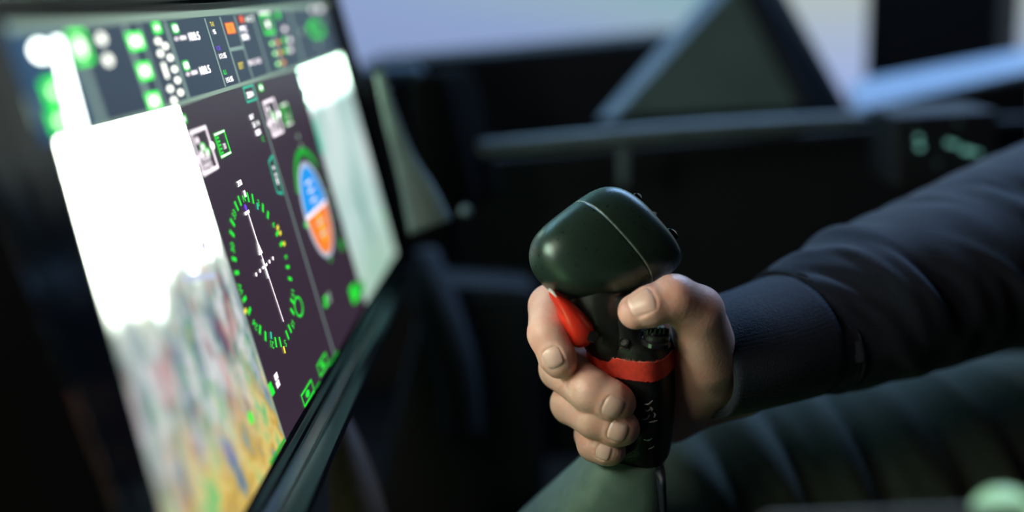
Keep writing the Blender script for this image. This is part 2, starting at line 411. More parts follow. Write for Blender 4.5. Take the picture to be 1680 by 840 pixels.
K = {}
K['dark'] = glow('screen_aubergine', (56, 40, 54), 1.0)
K['head'] = glow('screen_navy', (36, 50, 72), 1.0)
K['grey'] = glow('screen_line_grey', (150, 180, 172), 0.8)
K['pale'] = glow('screen_line_pale', (160, 190, 170), 0.75)
K['white'] = glow('screen_white', (248, 244, 250), 3.0)
K['lgreen'] = glow('screen_bright_green', (30, 225, 50), 2.6)
K['core'] = glow('screen_core_white', (236, 240, 226), 2.8)
K['column'] = glow('screen_column_white', (235, 248, 240), 9.0)
K['white1'] = glow('screen_soft_white', (240, 228, 236), 1.7)
K['green'] = glow('screen_green', (30, 215, 50), 1.5)
K['dgreen'] = glow('screen_deep_green', (20, 185, 50), 0.9)
K['cyan'] = glow('screen_cyan', (40, 215, 175), 0.95)
K['blue'] = glow('screen_sky_blue', (25, 150, 235), 1.1)
K['orange'] = glow('screen_earth_orange', (245, 130, 40), 1.1)
K['amber'] = glow('screen_amber', (255, 150, 20), 1.2)
K['yellow'] = glow('screen_yellow', (245, 225, 60), 1.2)
K['red'] = glow('screen_red', (235, 70, 30), 1.1)
K['purple'] = glow('screen_purple', (110, 60, 220), 1.3)
K['rim'] = glow('screen_horizon_rim', (190, 205, 225), 1.0)

SL, SR, ST, SB = -139.0, 232.0, -101.5, 54.5       # lit area, mm
HL = -71.2                                          # header line
X1, X2, X3 = -35.5, 50.0, 127.0                     # panel borders

def picture_material(name, left):
    """camera picture on the display: white haze above, blotchy coloured ground below"""
    m = bpy.data.materials.new(name); m.use_nodes = True
    nt = m.node_tree; b = nt.nodes['Principled BSDF']; L = nt.links.new
    b.inputs['Base Color'].default_value = (0.01, 0.01, 0.01, 1); b.inputs['Roughness'].default_value = 0.35
    tc = nt.nodes.new('ShaderNodeTexCoord'); sep = nt.nodes.new('ShaderNodeSeparateXYZ'); L(tc.outputs['Object'], sep.inputs[0])
    def noise(scale, w, det=3):
        n = nt.nodes.new('ShaderNodeTexNoise'); n.noise_dimensions = '4D'; n.inputs['Scale'].default_value = scale
        n.inputs['W'].default_value = w; n.inputs['Detail'].default_value = det
        mp = nt.nodes.new('ShaderNodeMapping'); mp.inputs['Scale'].default_value = (1.25, 0.6, 1); mp.inputs['Rotation'].default_value = (0, 0, 0.5); L(tc.outputs['Object'], mp.inputs[0]); L(mp.outputs[0], n.inputs['Vector'])
        return n.outputs['Fac']
    def ramp(fac, stops):
        r = nt.nodes.new('ShaderNodeValToRGB'); L(fac, r.inputs['Fac']); e = r.color_ramp.elements
        e[0].position, e[0].color = stops[0][0], (*srgb(*stops[0][1]), 1); e[1].position, e[1].color = stops[-1][0], (*srgb(*stops[-1][1]), 1)
        for p, c in stops[1:-1]: x = e.new(p); x.color = (*srgb(*c), 1)
        return r.outputs['Color']
    def mix(f, a, c):
        x = nt.nodes.new('ShaderNodeMix'); x.data_type = 'RGBA'
        if isinstance(f, float): x.inputs['Factor'].default_value = f
        else: L(f, x.inputs['Factor'])
        L(a, x.inputs[6]); L(c, x.inputs[7]); return x.outputs[2]
    def rng(v, a, c, lo=0.0, hi=1.0):
        x = nt.nodes.new('ShaderNodeMapRange'); L(v, x.inputs['Value']); x.interpolation_type = 'SMOOTHSTEP'
        x.inputs['From Min'].default_value = a; x.inputs['From Max'].default_value = c; x.inputs['To Min'].default_value = lo; x.inputs['To Max'].default_value = hi
        return x.outputs['Result']
    def math_(op, a, c):
        x = nt.nodes.new('ShaderNodeMath'); x.operation = op
        for i, q in enumerate((a, c)):
            if isinstance(q, float): x.inputs[i].default_value = q
            else: L(q, x.inputs[i])
        return x.outputs[0]
    if left:
        c1 = ramp(noise(70, 1.0, 5), [(0.34, (40, 60, 120)), (0.43, (95, 130, 140)), (0.50, (180, 200, 190)), (0.57, (240, 236, 240)), (0.66, (150, 50, 65))])
        c2 = ramp(noise(105, 5.3, 4), [(0.36, (190, 50, 60)), (0.44, (110, 140, 130)), (0.52, (215, 215, 225)), (0.62, (50, 170, 90)), (0.68, (230, 225, 90))])
        mid = mix(0.42, c1, c2)
        lo = ramp(noise(85, 9.1, 4), [(0.36, (60, 75, 150)), (0.43, (140, 165, 150)), (0.50, (205, 165, 70)), (0.57, (230, 205, 120)), (0.66, (110, 200, 120))])
        wob = math_('MULTIPLY_ADD', noise(30, 3.0, 3), 0.05); nt.nodes[-1].inputs[2].default_value = -0.025
        y = math_('ADD', sep.outputs['Y'], wob)
        col = mix(rng(y, -0.050, -0.006), lo, mid)
        white = ramp(noise(12, 2.0, 2), [(0.4, (228, 245, 226)), (0.6, (234, 248, 230))])
        st = rng(y, 0.006, 0.036)
        col = mix(st, col, white)
        L(col, b.inputs['Emission Color']); L(rng(y, 0.020, 0.050, 0.95, 34.0), b.inputs['Emission Strength'])
    else:
        c1 = ramp(noise(26, 4.0, 3), [(0.3, (110, 150, 145)), (0.45, (165, 195, 190)), (0.7, (215, 228, 226))])
        white = ramp(noise(12, 2.0, 2), [(0.4, (205, 250, 222)), (0.6, (212, 255, 226))])
        y = sep.outputs['Y']
        st = rng(y, 0.048, 0.058)
        low = mix(rng(y, -0.055, -0.01), ramp(noise(30, 8.0, 2), [(0.4, (150, 185, 165)), (0.6, (185, 205, 195))]), c1)
        L(mix(st, low, white), b.inputs['Emission Color']); L(rng(y, 0.046, 0.058, 1.15, 8.0), b.inputs['Emission Strength'])
    return m
K['pic_left'] = picture_material('left_camera_picture', True)
K['pic_right'] = picture_material('right_camera_picture', False)

# housing, glass, bezel
def dbox(name, x0, y0, x1, y1, z0, z1, m, bev=0.0):
    vs = [(x * .001, -y * .001, z * .001) for z in (z0, z1) for x, y in ((x0, y1), (x1, y1), (x1, y0), (x0, y0))]
    fs = [[3, 2, 1, 0], [4, 5, 6, 7]] + [[i, (i + 1) % 4, (i + 1) % 4 + 4, i + 4] for i in range(4)]
    o = mesh(name, vs, fs, m, disp)
    if bev: bevel(o, bev)
    return o
dbox('housing', SL - 14, ST - 14, SR + 14, SB + 14, -40, -1.2, M['housing'], 0.003)
dbox('glass_panel', SL - 3, ST - 3, SR + 3, SB + 3, -1.2, 0, M['glass'])
prof = [(0.4, 0.0), (2.7, 0.0), (4.0, 2.2), (5.7, 2.4), (7.4, 7.2), (8.0, 7.8), (10.4, 14.5), (12.6, 15.0), (13.6, 14.4), (14.2, 11.0), (14.2, -14.0), (8.0, -14.0)]
vs, fs = [], []
SM = -92.0
for o_, z_ in prof:
    for x, y, k in ((SL - o_, SB + o_, .03), (SM, SB + o_, 1), (SR + o_, SB + o_, .6), (SR + o_, ST - o_, .35), (SM, ST - o_, .5), (SL - o_, ST - o_, .03)):
        vs.append((x * .001, -y * .001, z_ * (k if z_ > 0 else 1) * .001))
for i in range(len(prof) - 1):
    for j in range(6): fs.append([i * 6 + j, i * 6 + (j + 1) % 6, (i + 1) * 6 + (j + 1) % 6, (i + 1) * 6 + j])
bz = mesh('bezel', vs, fs, M['bezel'], disp); bevel(bz, 0.00025, 2)
bz['label'] = 'stepped glossy black bezel'

sh = Sheet()
sh.rect(-126, ST, SR, HL, K['head'], 0.15); sh.rect(-126, ST, -97, HL, glow('screen_deep_blue', (12, 62, 100), 1.0), 0.2); sh.build('header_page')
sh = Sheet(); sh.rect(X1, HL, X2, SB, K['dark'], 0.15); sh.build('heading_page')
sh = Sheet(); sh.rect(X2, HL, X3, SB, K['dark'], 0.15); sh.build('attitude_page')
sh = Sheet(); sh.poly([(-137, SB), (X1, SB), (X1, HL), (-118, HL)], K['pic_left'], 0.15); sh.build('left_camera_page', label='hazy camera picture, white above and blotchy colours below')
sh = Sheet(); sh.rect(X3, HL, SR - 1, SB, K['pic_right'], 0.15); sh.build('right_camera_page', label='pale teal camera picture')
# frame lines
sh = Sheet()
sh.rect(-116, HL - 0.75, SR, HL + 0.75, K['pale'], 0.3)
sh.rect(-124, ST, SR, ST + 2.4, K['pale'], 0.25)
for x, w in ((-92, 4.0), (-57, 3.2), (-46, 1.5), (-24, 2.2), (16.3, 1.5), (34.2, 1.5), (52.6, 1.5), (78, 1.6), (101, 3.0), (141, 3.0)):
    sh.rect(x - w / 2, ST + 3, x + w / 2, HL - 1, K['grey'], 0.3)
sh.rect(34.2, -86.1, 52.6, -84.6, K['grey'], 0.3)
sh.rect(X2 - 0.6, HL + 1, X2 + 0.6, 53, K['grey'], 0.3)
sh.rect(X1 - 0.9, HL + 1, X1, SB, K['pale'], 0.32)
sh.build('frame_lines')
# white column and blobs, far left
sh = Sheet()
sh.poly([Q(84, 66), Q(97, 64), Q(142, 232), Q(122, 236)], K['column'], 0.4)
a = Q(66, 84); sh.disc(a[0], a[1], 4.2, 2.2, K['column'])
a = Q(88, 150); sh.frame(a[0] - 5, a[1] - 3, a[0] + 5, a[1] + 3, 2.2, K['lgreen']); sh.disc(a[0] + 1, a[1], 3.0, 1.6, K['core'])
a = Q(98, 198); sh.frame(a[0] - 5, a[1] - 3, a[0] + 5, a[1] + 3, 2.2, K['lgreen']); sh.disc(a[0] + 1, a[1], 3.0, 1.6, K['core'])
sh.line(Q(42, 160), Q(58, 208), 1.3, K['pale'])
a = Q(130, 78); sh.frame(a[0] - 5, a[1] - 4.5, a[0] + 5, a[1] + 4.5, 1.4, K['lgreen']); sh.disc(a[0], a[1], 2.8, 2.6, K['core'])
for p in ((165, 64), (176, 99)): a = Q(*p); sh.disc(a[0], a[1], 2.6, 1.6, K['core'])
for (p, w) in (((221, 68), 11.5), ((236, 117), 10), ((251, 166), 10)):
    a = Q(*p); sh.rect(a[0] - w / 2, a[1] - 2.7, a[0] + w / 2, a[1] + 2.7, K['lgreen'], .35)
    sh.rect(a[0] - w / 2 + 1.6, a[1] - 1.5, a[0] + w / 2 - 1.6, a[1] + 1.5, K['core'], .4)
a = Q(256, 46); sh.frame(a[0] - 3.2, a[1] - 1.8, a[0] + 3.2, a[1] + 1.8, 1.0, K['lgreen']); sh.disc(a[0], a[1], 1.8, 1.0, K['core'])
for p in ((258, 68), (270, 76), (262, 88), (278, 95), (285, 114), (290, 132), (278, 146), (295, 152), (284, 165)):
    a = Q(*p); sh.disc(a[0], a[1], 2.3, 1.1, K['core'])
a = Q(270, 116); sh.rect(a[0] - 1.2, a[1] - 2.6, a[0] + 1.2, a[1] + 2.6, K['core'])
sh.build('left_status_symbols')
sh = Sheet(); K['haze'] = glow('screen_haze_blue', (195, 205, 230), 1.0)
for p, w_, h_ in (((281, 300), 2.0, 1.2), ((332, 403), 3.2, 2.2), ((262, 206 + 60), 1.2, .7)):
    a = Q(*p); sh.disc(a[0], a[1], w_, h_, K['haze'])
sh.line(Q(262, 337), Q(318, 336), 1.6, K['haze']); sh.line(Q(300, 458), Q(352, 452), 2.2, K['haze'])
sh.build('picture_marks')
# middle of the header: readable rows
sh = Sheet()
for p in ((286, 47), (304, 108)):
    a = Q(*p); sh.rect(a[0] - 2.6, a[1] - 1.7, a[0] + 2.6, a[1] + 1.7, K['green'], .33); sh.rect(a[0] - 1.7, a[1] - 1.0, a[0] + 1.7, a[1] + 1.0, K['white'], .5)
for p in ((288, 64), (307, 122)):
    a = Q(*p); sh.disc(a[0], a[1], 1.5, 0.6, K['white1']); sh.rect(a[0] + 3.6, a[1] - 0.7, a[0] + 9.5, a[1] + 0.6, K['white1'])
    sh.text('100.5', a[0] + 11.5, a[1] + 1.3, 4.0, K['white'], sx=1.35)
sh.text('TAS', 20.3, -95.2, 2.5, K['yellow'], sx=1.0); sh.text('95', 21.0, -92.2, 2.6, K['white'], sx=1.2)
sh.text('VOR', 18.6, -85.9, 2.5, K['purple'], .4, sx=1.0); 
sh.text('111.95', 19.0, -82.7, 2.8, K['white'], sx=1.15)
sh.text('ILS', 18.4, -76.6, 2.5, K['green'], sx=1.2); sh.text('111.95', 18.6, -73.4, 2.8, K['white'], sx=1.15)
sh.rect(37.4, -96.0, 48.6, -91.4, K['red'], .33); sh.rect(37.9, -95.7, 48.1, -91.7, K['amber'], .36); sh.text('15', 40.6, -92.5, 3.3, K['red'], .42, sx=1.3)
sh.text('EST', 38.9, -77.2, 3.5, K['yellow'], sx=1.15)
a = Q(395, 32); sh.rect(a[0] - 3, a[1] - 1.4, a[0] + 3, a[1] + 1.4, K['red'], .35); sh.text('F', a[0] - 1.5, a[1] + 1, 2.6, K['amber'])
sh.text('ACT', a[0] + 5.0, a[1] + 1.3, 3.2, K['green'], sx=2.0); sh.text('ACT', a[0] + 5.0, a[1] + 1.3, 3.2, K['white1'], .45, sx=2.0)
a = Q(393, 50); sh.text('FTC', a[0], a[1] + .8, 3.2, K['white'], sx=1.6)
a = Q(396, 63); sh.text('500', a[0], a[1] + .8, 3.2, K['white'], sx=1.9)
a = Q(407, 106); sh.text('00:2100', a[0], a[1] + .6, 3.2, K['white1'], sx=1.75)
sh.build('header_readouts')
# right part of the header
sh = Sheet()
a = Q(438, 40); sh.frame(a[0] - 8.5, a[1] - 5.0, a[0] + 8.5, a[1] + 4.6, 1.5, K['green']); sh.disc(a[0], a[1], 2.2, 1.6, K['core']); sh.rect(a[0] - 8.5, a[1] - 5.6, a[0] + 8, a[1] - 4.6, K['white1'], .42)
a = Q(455, 25); sh.disc(a[0], a[1], 3.0, 1.8, K['green'])
sh.cut('boxed_status')
for p, q in (((445, 72), (454, 70)), ((450, 88), (458, 87)), ((455, 105), (463, 103))):
    a, c = Q(*p), Q(*q); sh.disc(a[0], a[1], 3.2, 1.0, K['green']); sh.disc(c[0] + .6, c[1], 3.0, 1.0, K['amber'], .42)
    sh.disc(a[0] - .4, a[1], 1.2, .5, K['core'], .45)
for p, mm in (((466, 48), 'white1'), ((466, 66), 'green'), ((474, 66), 'white1'), ((468, 83), 'green'), ((475, 82), 'white1')):
    a = Q(*p); sh.disc(a[0], a[1], 3.6, 1.2, K[mm])
sh.cut('status_rows')
for i in range(9):
    t_ = i * 40; a = Q(518, 48); sh.disc(a[0] + 15 * math.cos(math.radians(t_)), a[1] + 3.8 * math.sin(math.radians(t_)), 4.5, 1.4, K['green' if i % 4 else 'dgreen'])
sh.cut('green_ring_symbol')
for p, mm in (((494, 52), 'pale'), ((511, 16), 'white1'), ((526, 15), 'white1'), ((522, 15), 'white1'), ((530, 32), 'pale'), ((541, 10), 'amber'), ((522, 74), 'grey')):
    a = Q(*p); sh.disc(a[0], a[1], 3.6, 1.3, K[mm])
sh.build('right_status_symbols')

def gauge_box(x0, y0, x1, y1, gx0, gy0, gx1, gy1):
    s_ = Sheet()
    s_.frame(x0, y0, x1, y1, 1.3, K['white1']); w = x1 - x0; h_ = y1 - y0
    for i, (u, v, r) in enumerate(((.28, .24, 1.5), (.45, .42, 1.5), (.28, .55, 1.6), (.62, .56, 1.3))):
        s_.disc(x0 + u * w, y0 + v * h_, r, r * .8, K['white1'], .4)
        if i % 2: s_.disc(x0 + u * w + .6, y0 + v * h_, r + .8, r * .8 + .4, K['green'], .36)
    s_.text('7500', x0 + 1.5, y0 + .72 * h_, 3.4, K['white1'], sx=1.5); s_.text('2992', x0 + 1.5, y0 + .90 * h_, 3.2, K['white1'], sx=1.6)
    s_.disc(x1 + .2, y0 + .48 * h_, 1.9, 1.4, K['white']); s_.disc(x0 - .4, y0 + .62 * h_, 1.9, 1.4, K['white1'])
    s_.frame(gx0, gy0, gx1, gy1, 1.1, K['green']); s_.rect(gx0 + .3, gy0 + .2, gx1 - .3, gy0 + .9, K['white1'], .4); s_.rect(gx0 + .3, gy1 - .9, gx1 - .3, gy1 - .2, K['white1'], .4)
    for i in range(5): s_.rect(gx0 + 1.8, gy0 + 1.6 + i * 1.4, gx0 + 4.2, gy0 + 2.3 + i * 1.4, K['green'])
    s_.text('30', gx0 + 5.6, gy1 - 2.6, 3.0, K['white1'], rot=0)
    s_.build('altitude_box')
gauge_box(-33.5, -61.5, -16.6, -45.6, -11.6, -57.6, 0.4, -48.2)
gauge_box(56.0, -61.8, 73.0, -46.0, 79.5, -57.6, 90.5, -47.6)
sh = Sheet()
for p in ((299, 196), (427, 144)):
    a = Q(*p); sh.rect(a[0] - 2.4, a[1] - 1.5, a[0] + 2.4, a[1] + 1.5, K['green'], .33); sh.disc(a[0], a[1], 1.3, .9, K['white'])
sh.frame(35.6, -70.0, 49.6, -63.4, .8, K['cyan']); sh.text('ZUN', 38.2, -65.3, 3.1, K['white'], sx=1.25)
sh.cut('page_tag')
sh.text('SAT', 33.0, -56.8, 2.7, K['white'], sx=1.15)
sh.text('5.1', 34.2, -53.4, 3.1, K['white'], sx=1.2); sh.text('M', 40.2, -53.4, 3.1, K['green'], sx=1.1); sh.text('M', 40.2, -53.4, 3.0, K['white1'], .45, sx=1.0)
sh.text('1200', 33.8, -49.9, 3.1, K['white'], sx=1.2); sh.text('C', 40.4, -46.6, 2.9, K['green'], sx=1.1)
# cyan tab
sh.cut('air_data_readout')
t0 = [Q(446, 255), Q(440, 266), Q(454, 316), Q(463, 318)]
for i in range(4): sh.line(t0[i], t0[(i + 1) % 4], 0.9, K['cyan'])
sh.poly([Q(443, 266), Q(445, 264), Q(459, 312), Q(455, 314)], K['dark'], .34)
for p in ((447.5, 275.5), (451, 287), (453, 295), (454.5, 300)): a = Q(*p); sh.disc(a[0], a[1], 1.1, .8, K['white1'])
sh.cut('cyan_tab')
for p in ((492, 118), (494, 124)): a = Q(*p); sh.disc(a[0], a[1], 3, 1.3, K['cyan'])
for p in ((499, 148), (500, 155)): a = Q(*p); sh.disc(a[0], a[1], 2.6, 1.2, K['pale'])
a = Q(505, 172); sh.disc(a[0], a[1], 2.6, 1.2, K['dgreen'])
sh.poly([Q(513, 195), Q(517, 195), Q(531, 252), Q(526, 252)], K['cyan'], .35)
sh.build('side_readouts')
# heading compass
cx, cy, R = -3.6, -2.9, 30.3
sh = Sheet()
lab = {0: 'N', 3: '3', 6: '6', 9: 'E', 12: '12', 15: '15', 18: 'S', 21: '21', 24: '24', 27: 'W', 30: '30', 33: '33'}
for i in range(36):
    a = math.radians(i * 10 + 4)
    s_, c_ = math.sin(a), -math.cos(a)
    if i % 3 == 0:
        sh.text(lab[i], cx + (R - 2.6) * s_, cy + (R - 2.6) * c_ + 0.9, 3.9, K['green'], align='CENTER', rot=-a, sx=1.05)
    else:
        l = 3.9
        sh.line((cx + (R - l) * s_, cy + (R - l) * c_), (cx + R * s_, cy + R * c_), 1.5, K['green'])
for a_, mm, rr in ((86, 'yellow', R + 1.2), (77, 'yellow', R + 1.2), (72, 'yellow', R + 1), (258, 'yellow', R + 1.5), (190, 'yellow', R + 1.5), (32, 'cyan', R - 4), (213, 'cyan', R - 4)):
    a = math.radians(a_); s_, c_ = math.sin(a), -math.cos(a); sh.line((cx + (rr - 1.4) * s_, cy + (rr - 1.4) * c_), (cx + (rr + 1.4) * s_, cy + (rr + 1.4) * c_), 1.6, K[mm], .45)
sh.text('358', -3.9, -35.9, 2.9, K['white'], sx=1.25)
sh.line((1.0, -33.6), (0.9, -31.0), 2.2, K['white1'], .42)
sh.line(Q(406, 350), Q(425, 410), 1.1, K['white1']); sh.line(Q(425, 410), Q(464, 528), 0.8, K['white1'])
a = Q(425, 411); sh.poly([(a[0] - 2.2, a[1] + 1.5), (a[0] + 2.0, a[1] + 1.5), (a[0] + .1, a[1] - 4.4)], K['white'], .42)
a = Q(404, 349); sh.rect(a[0] - 2.6, a[1] - .6, a[0] + 2.6, a[1] + .6, K['white'], .42); sh.disc(a[0], a[1] - 2.0, 1.3, 1.3, K['purple'], .43)
a = Q(433, 437); sh.rect(a[0] - 3, a[1] - .5, a[0] + 3, a[1] + .5, K['white'], .42); sh.rect(a[0] - .6, a[1] - 3, a[0] + .6, a[1] + 5, K['white'], .42)
for d_ in (-11.5, -6.5, 6.5, 11.5): sh.disc(a[0] + d_, a[1] + d_ * 0.0, 1.0, .8, K['white1'], .42)
sh.ring(22.4, 21.0, 5.6, 4.3, 0.9, K['green'])
sh.build('heading_compass', label='green ticked compass ring with a white needle')
# attitude ball
ax, ay = 88.2, -6.2; RX, RY = 21.5, 23.2
sh = Sheet()
sh.disc(ax, ay, RX, RY, K['rim'], .30)
hz = 2.0
for sgn, k_ in ((180, 'blue'), (0, 'orange')):
    sh.disc(ax, ay + .2, RX - 2.6, RY - 2.2, K[k_], .36 if sgn else .38, sgn, sgn + 180)
sh.rect(ax - RX + 1.5, ay - .9, ax + RX - 1.5, ay + .7, K['white1'], .42)
for d_ in (-13.5, -9.5, -5): sh.rect(ax - 4.5, ay + d_ - .5, ax + 4.5, ay + d_ + .5, K['white1'], .42)
for d_ in (6, 11.5): sh.rect(ax - 6.5, ay + d_ - .5, ax + 6.5, ay + d_ + .5, K['rim'], .42)
sh.rect(ax - 1.5, ay + 2.5, ax + 1.5, ay + 15, K['yellow'], .40)
sh.ring(ax + 2, ay - .6, RX + 5.5, RY + 5.8, 3.4, K['dgreen'], .33, 205, 320, 30)
for i in range(6):
    a = math.radians(-35 + i * 14); sh.disc(ax + (RX + 6) * math.cos(a), ay + (RY + 5) * math.sin(a), 1.3, 1.0, K['dgreen'])
sh.disc(ax - RX - 1.5, ay + 2, 1.6, 1.4, K['green']); sh.disc(ax + RX + 3.5, ay - 3.0, 1.8, 1.5, K['pale'])
a = Q(560, 402); sh.rect(a[0] - 3.0, a[1] - 3.0, a[0] + 3.0, a[1] + 2.6, K['dgreen'])
a = Q(541, 426); sh.disc(a[0], a[1], 2.4, 1.0, K['dgreen'])
for p in ((488, 224), (493, 240)): a = Q(*p); sh.disc(a[0], a[1], 1.8, 1.2, K['pale'])
sh.build('attitude_ball', label='blue over orange artificial horizon in a pale oval rim')
# lower symbols
sh = Sheet()
for p, k_ in (((442, 634), 'green'), ((446, 643), 'green'), ((452, 618), 'white1'), ((455, 630), 'white1')):
    a = Q(*p); sh.rect(a[0] - 2.0, a[1] - 1.2, a[0] + 2.0, a[1] + 1.2, K[k_])
sh.cut('value_block')
for p, k_ in (((533, 490), 'green'), ((534, 500), 'green'), ((538, 484), 'pale'), ((540, 493), 'pale')):
    a = Q(*p); sh.rect(a[0] - 2.4, a[1] - 1.1, a[0] + 2.4, a[1] + 1.1, K[k_])
sh.cut('value_block')
for x0, y0, x1, y1 in ((-6.5, 48.8, 10.5, 54.3), (22.5, 47.6, 38.5, 53.2)):
    sh.cut('boxed_label'); sh.frame(x0, y0, x1, y1, .75, K['green']); sh.disc((x0 + x1) / 2 - .5, (y0 + y1) / 2, 2.6, 1.3, K['green'])
sh.cut('boxed_label')
a = Q(410, 686); sh.disc(a[0], a[1], 2.0, 2.4, K['green'])
sh.cut('green_dot')
a = Q(580, 482); sh.rect(a[0] - 6, a[1] - 4, a[0] + 7, a[1] + 4, K['green'], .33)
sh.cut('green_block')
a = Q(592, 472); sh.rect(a[0] - 6, a[1] - 3, a[0] + 6, a[1] + 3, K['dgreen'], .33)
sh.cut('green_block')
a = Q(625, 354); sh.disc(a[0], a[1], 2.4, 1.8, K['green'])
sh.cut('green_block')
sh.rect(-56, 52.8, -36, 54.2, K['dgreen'], .33)
sh.cut('green_bar')
sh.rect(38, 53.4, 56, 54.4, K['dgreen'], .33)
sh.cut('green_bar')
sh.rect(12, 53.6, 20, 54.4, K['dgreen'], .33)
sh.build('green_bar')

# ================================================================== THE SIDE STICK
stick = empty('side_stick', CW(C(1040, 760, 12)), 'black control stick grip with red trigger and red tape band, held in the hand', 'joystick')
# ---- head, a swept rounded loaf
hc = C(995, 405, -2, False)
A = np.array([0.715, 0.630, -0.305]); A /= np.linalg.norm(A)
Wv = np.array([0.668, -0.744, 0.0]); Wv -= A * Wv.dot(A); Wv /= np.linalg.norm(Wv)
Nv = np.cross(Wv, A); Nv = Nv if Nv[2] > 0 else -Nv
prof = [(-28.3, -9.5, -5.5, 2.2), (-27.8, -12.0, -2.2, 5.5), (-26.6, -14.5, 1.5, 8.6), (-24.8, -17.0, 4.8, 11.2), (-22.5, -19.2, 7.8, 13.2), (-19.5, -20.9, 10.6, 14.8), (-15.5, -21.8, 14.0, 16.0), (-11, -21.9, 17.2, 16.8),
        (-5.5, -21.6, 20.0, 17.3), (0, -21.2, 22.0, 17.5), (5, -20.6, 23.3, 17.5), (9.5, -19.8, 23.9, 17.3), (13.4, -18.2, 24.2, 16.7), (16.4, -15.6, 23.8, 15.3), (18.3, -12.0, 22.0, 13.0), (19.2, -8.0, 18.5, 10.0), (19.5, -2, 12, 5)]
pr = catmull([np.array(p) for p in prof], 3)
def head_ring(a, lo, hi, nh, grow=0.0, seg=48):
    out = []
    for k in range(seg):
        t = 2 * math.pi * k / seg; c, s_ = math.cos(t), math.sin(t); e = 2 / 2.7
        w = (lo + hi) / 2 + ((hi - lo) / 2 + grow) * math.copysign(abs(c) ** e, c)
        n_ = (nh + grow) * math.copysign(abs(s_) ** e, s_)
        out.append(CW(hc + A * a + Wv * w + Nv * n_))
    return out
front = [p for p in pr if p[0] <= 1.0]; back = [p for p in pr if p[0] > 1.0]
sa = 1.0
def at_a(a):
    for i in range(len(pr) - 1):
        if pr[i][0] <= a <= pr[i + 1][0]:
            f_ = (a - pr[i][0]) / (pr[i + 1][0] - pr[i][0]); return pr[i] * (1 - f_) + pr[i + 1] * f_
q0, q1 = at_a(0.75), at_a(1.25)
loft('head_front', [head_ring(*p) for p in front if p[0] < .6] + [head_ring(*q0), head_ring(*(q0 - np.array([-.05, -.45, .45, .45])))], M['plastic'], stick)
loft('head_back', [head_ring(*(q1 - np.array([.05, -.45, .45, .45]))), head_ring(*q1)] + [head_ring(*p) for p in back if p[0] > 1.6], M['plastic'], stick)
sm = loft('head_seam', [head_ring(*at_a(0.7), grow=-.22), head_ring(*at_a(0.85), grow=0.02), head_ring(*at_a(1.15), grow=0.02), head_ring(*at_a(1.3), grow=-.22)], M['seam'], stick)
sm['label'] = 'thin pale seam line around the head'
# buttons on the rear face
for w_, n_, r_, h_ in ((-6.2, 5.5, 2.1, 2.3), (2.8, 6.0, 1.7, 2.0), (13.2, 6.5, 3.0, 2.4), (-1, -5, 2.4, 2.0), (9, -5, 2.4, 2.0)):
    bb = cyl('head_button', CW(hc + A * 18.6 + Wv * w_ + Nv * n_), CWdir(A), r_ * .001, (h_ + .9) * .001, M['button'], stick, 20, 0.0006)
    cyl('button_cap', CW(hc + A * (21.3 + h_ - 2.0) + Wv * w_ + Nv * n_), CWdir(A), r_ * .0006, 0.0008, M['button'], bb, 12, 0.0003)
# ---- body: faceted rounded sections following the grip axis
yaw = math.radians(27)
body_keys = [  # px, py, d, half width (facet direction), half depth
    (1004, 470, 6, 12.5, 13.0), (1010, 505, 6, 12.0, 13.0), (1018, 535, 6, 12.6, 14.0), (1027, 545, 6, 13.8, 14.6), (1034, 554, 6.2, 16.0, 16.0), (1036, 564, 6.5, 16.8, 16.4),
    (1037, 585, 7, 16.6, 16.4), (1038, 610, 7, 16.5, 16.4), (1040, 645, 7, 16.2, 16.0), (1042, 690, 6.5, 15.0, 15.2), (1044, 725, 6, 13.8, 14.2), (1046, 745, 5.6, 12.6, 12.8), (1047, 753, 5.3, 10.5, 10.5)]
def body_at(t, grow=0.0, seg=40, e=3.6):
    """t indexes body_keys"""
    i = min(int(t), len(body_keys) - 2); f_ = t - i
    k = np.array(body_keys[i]) * (1 - f_) + np.array(body_keys[i + 1]) * f_
    c = C(k[0], k[1], k[2])
    # stick axis is the world vertical
    ux = np.array([1.0, 0, 0]); uz = np.array([0, -math.sin(PITCH), math.cos(PITCH)])
    ring = []
    for j in range(seg):
        a = 2 * math.pi * j / seg; cc, ss = math.cos(a), math.sin(a)
        rr = (abs(cc) ** e + abs(ss) ** e) ** (-1 / e)
        x, z = rr * cc * (k[3] + grow) * 0.93, rr * ss * (k[4] + grow) * 0.93
        a2 = yaw; X, Z = x * math.cos(a2) - z * math.sin(a2), x * math.sin(a2) + z * math.cos(a2)
        ring.append(CW(c + ux * X + uz * Z))
    return ring
nk = len(body_keys) - 1
loft('grip_body', [body_at(t * nk / 44) for t in range(45)], M['plastic2'], stick)
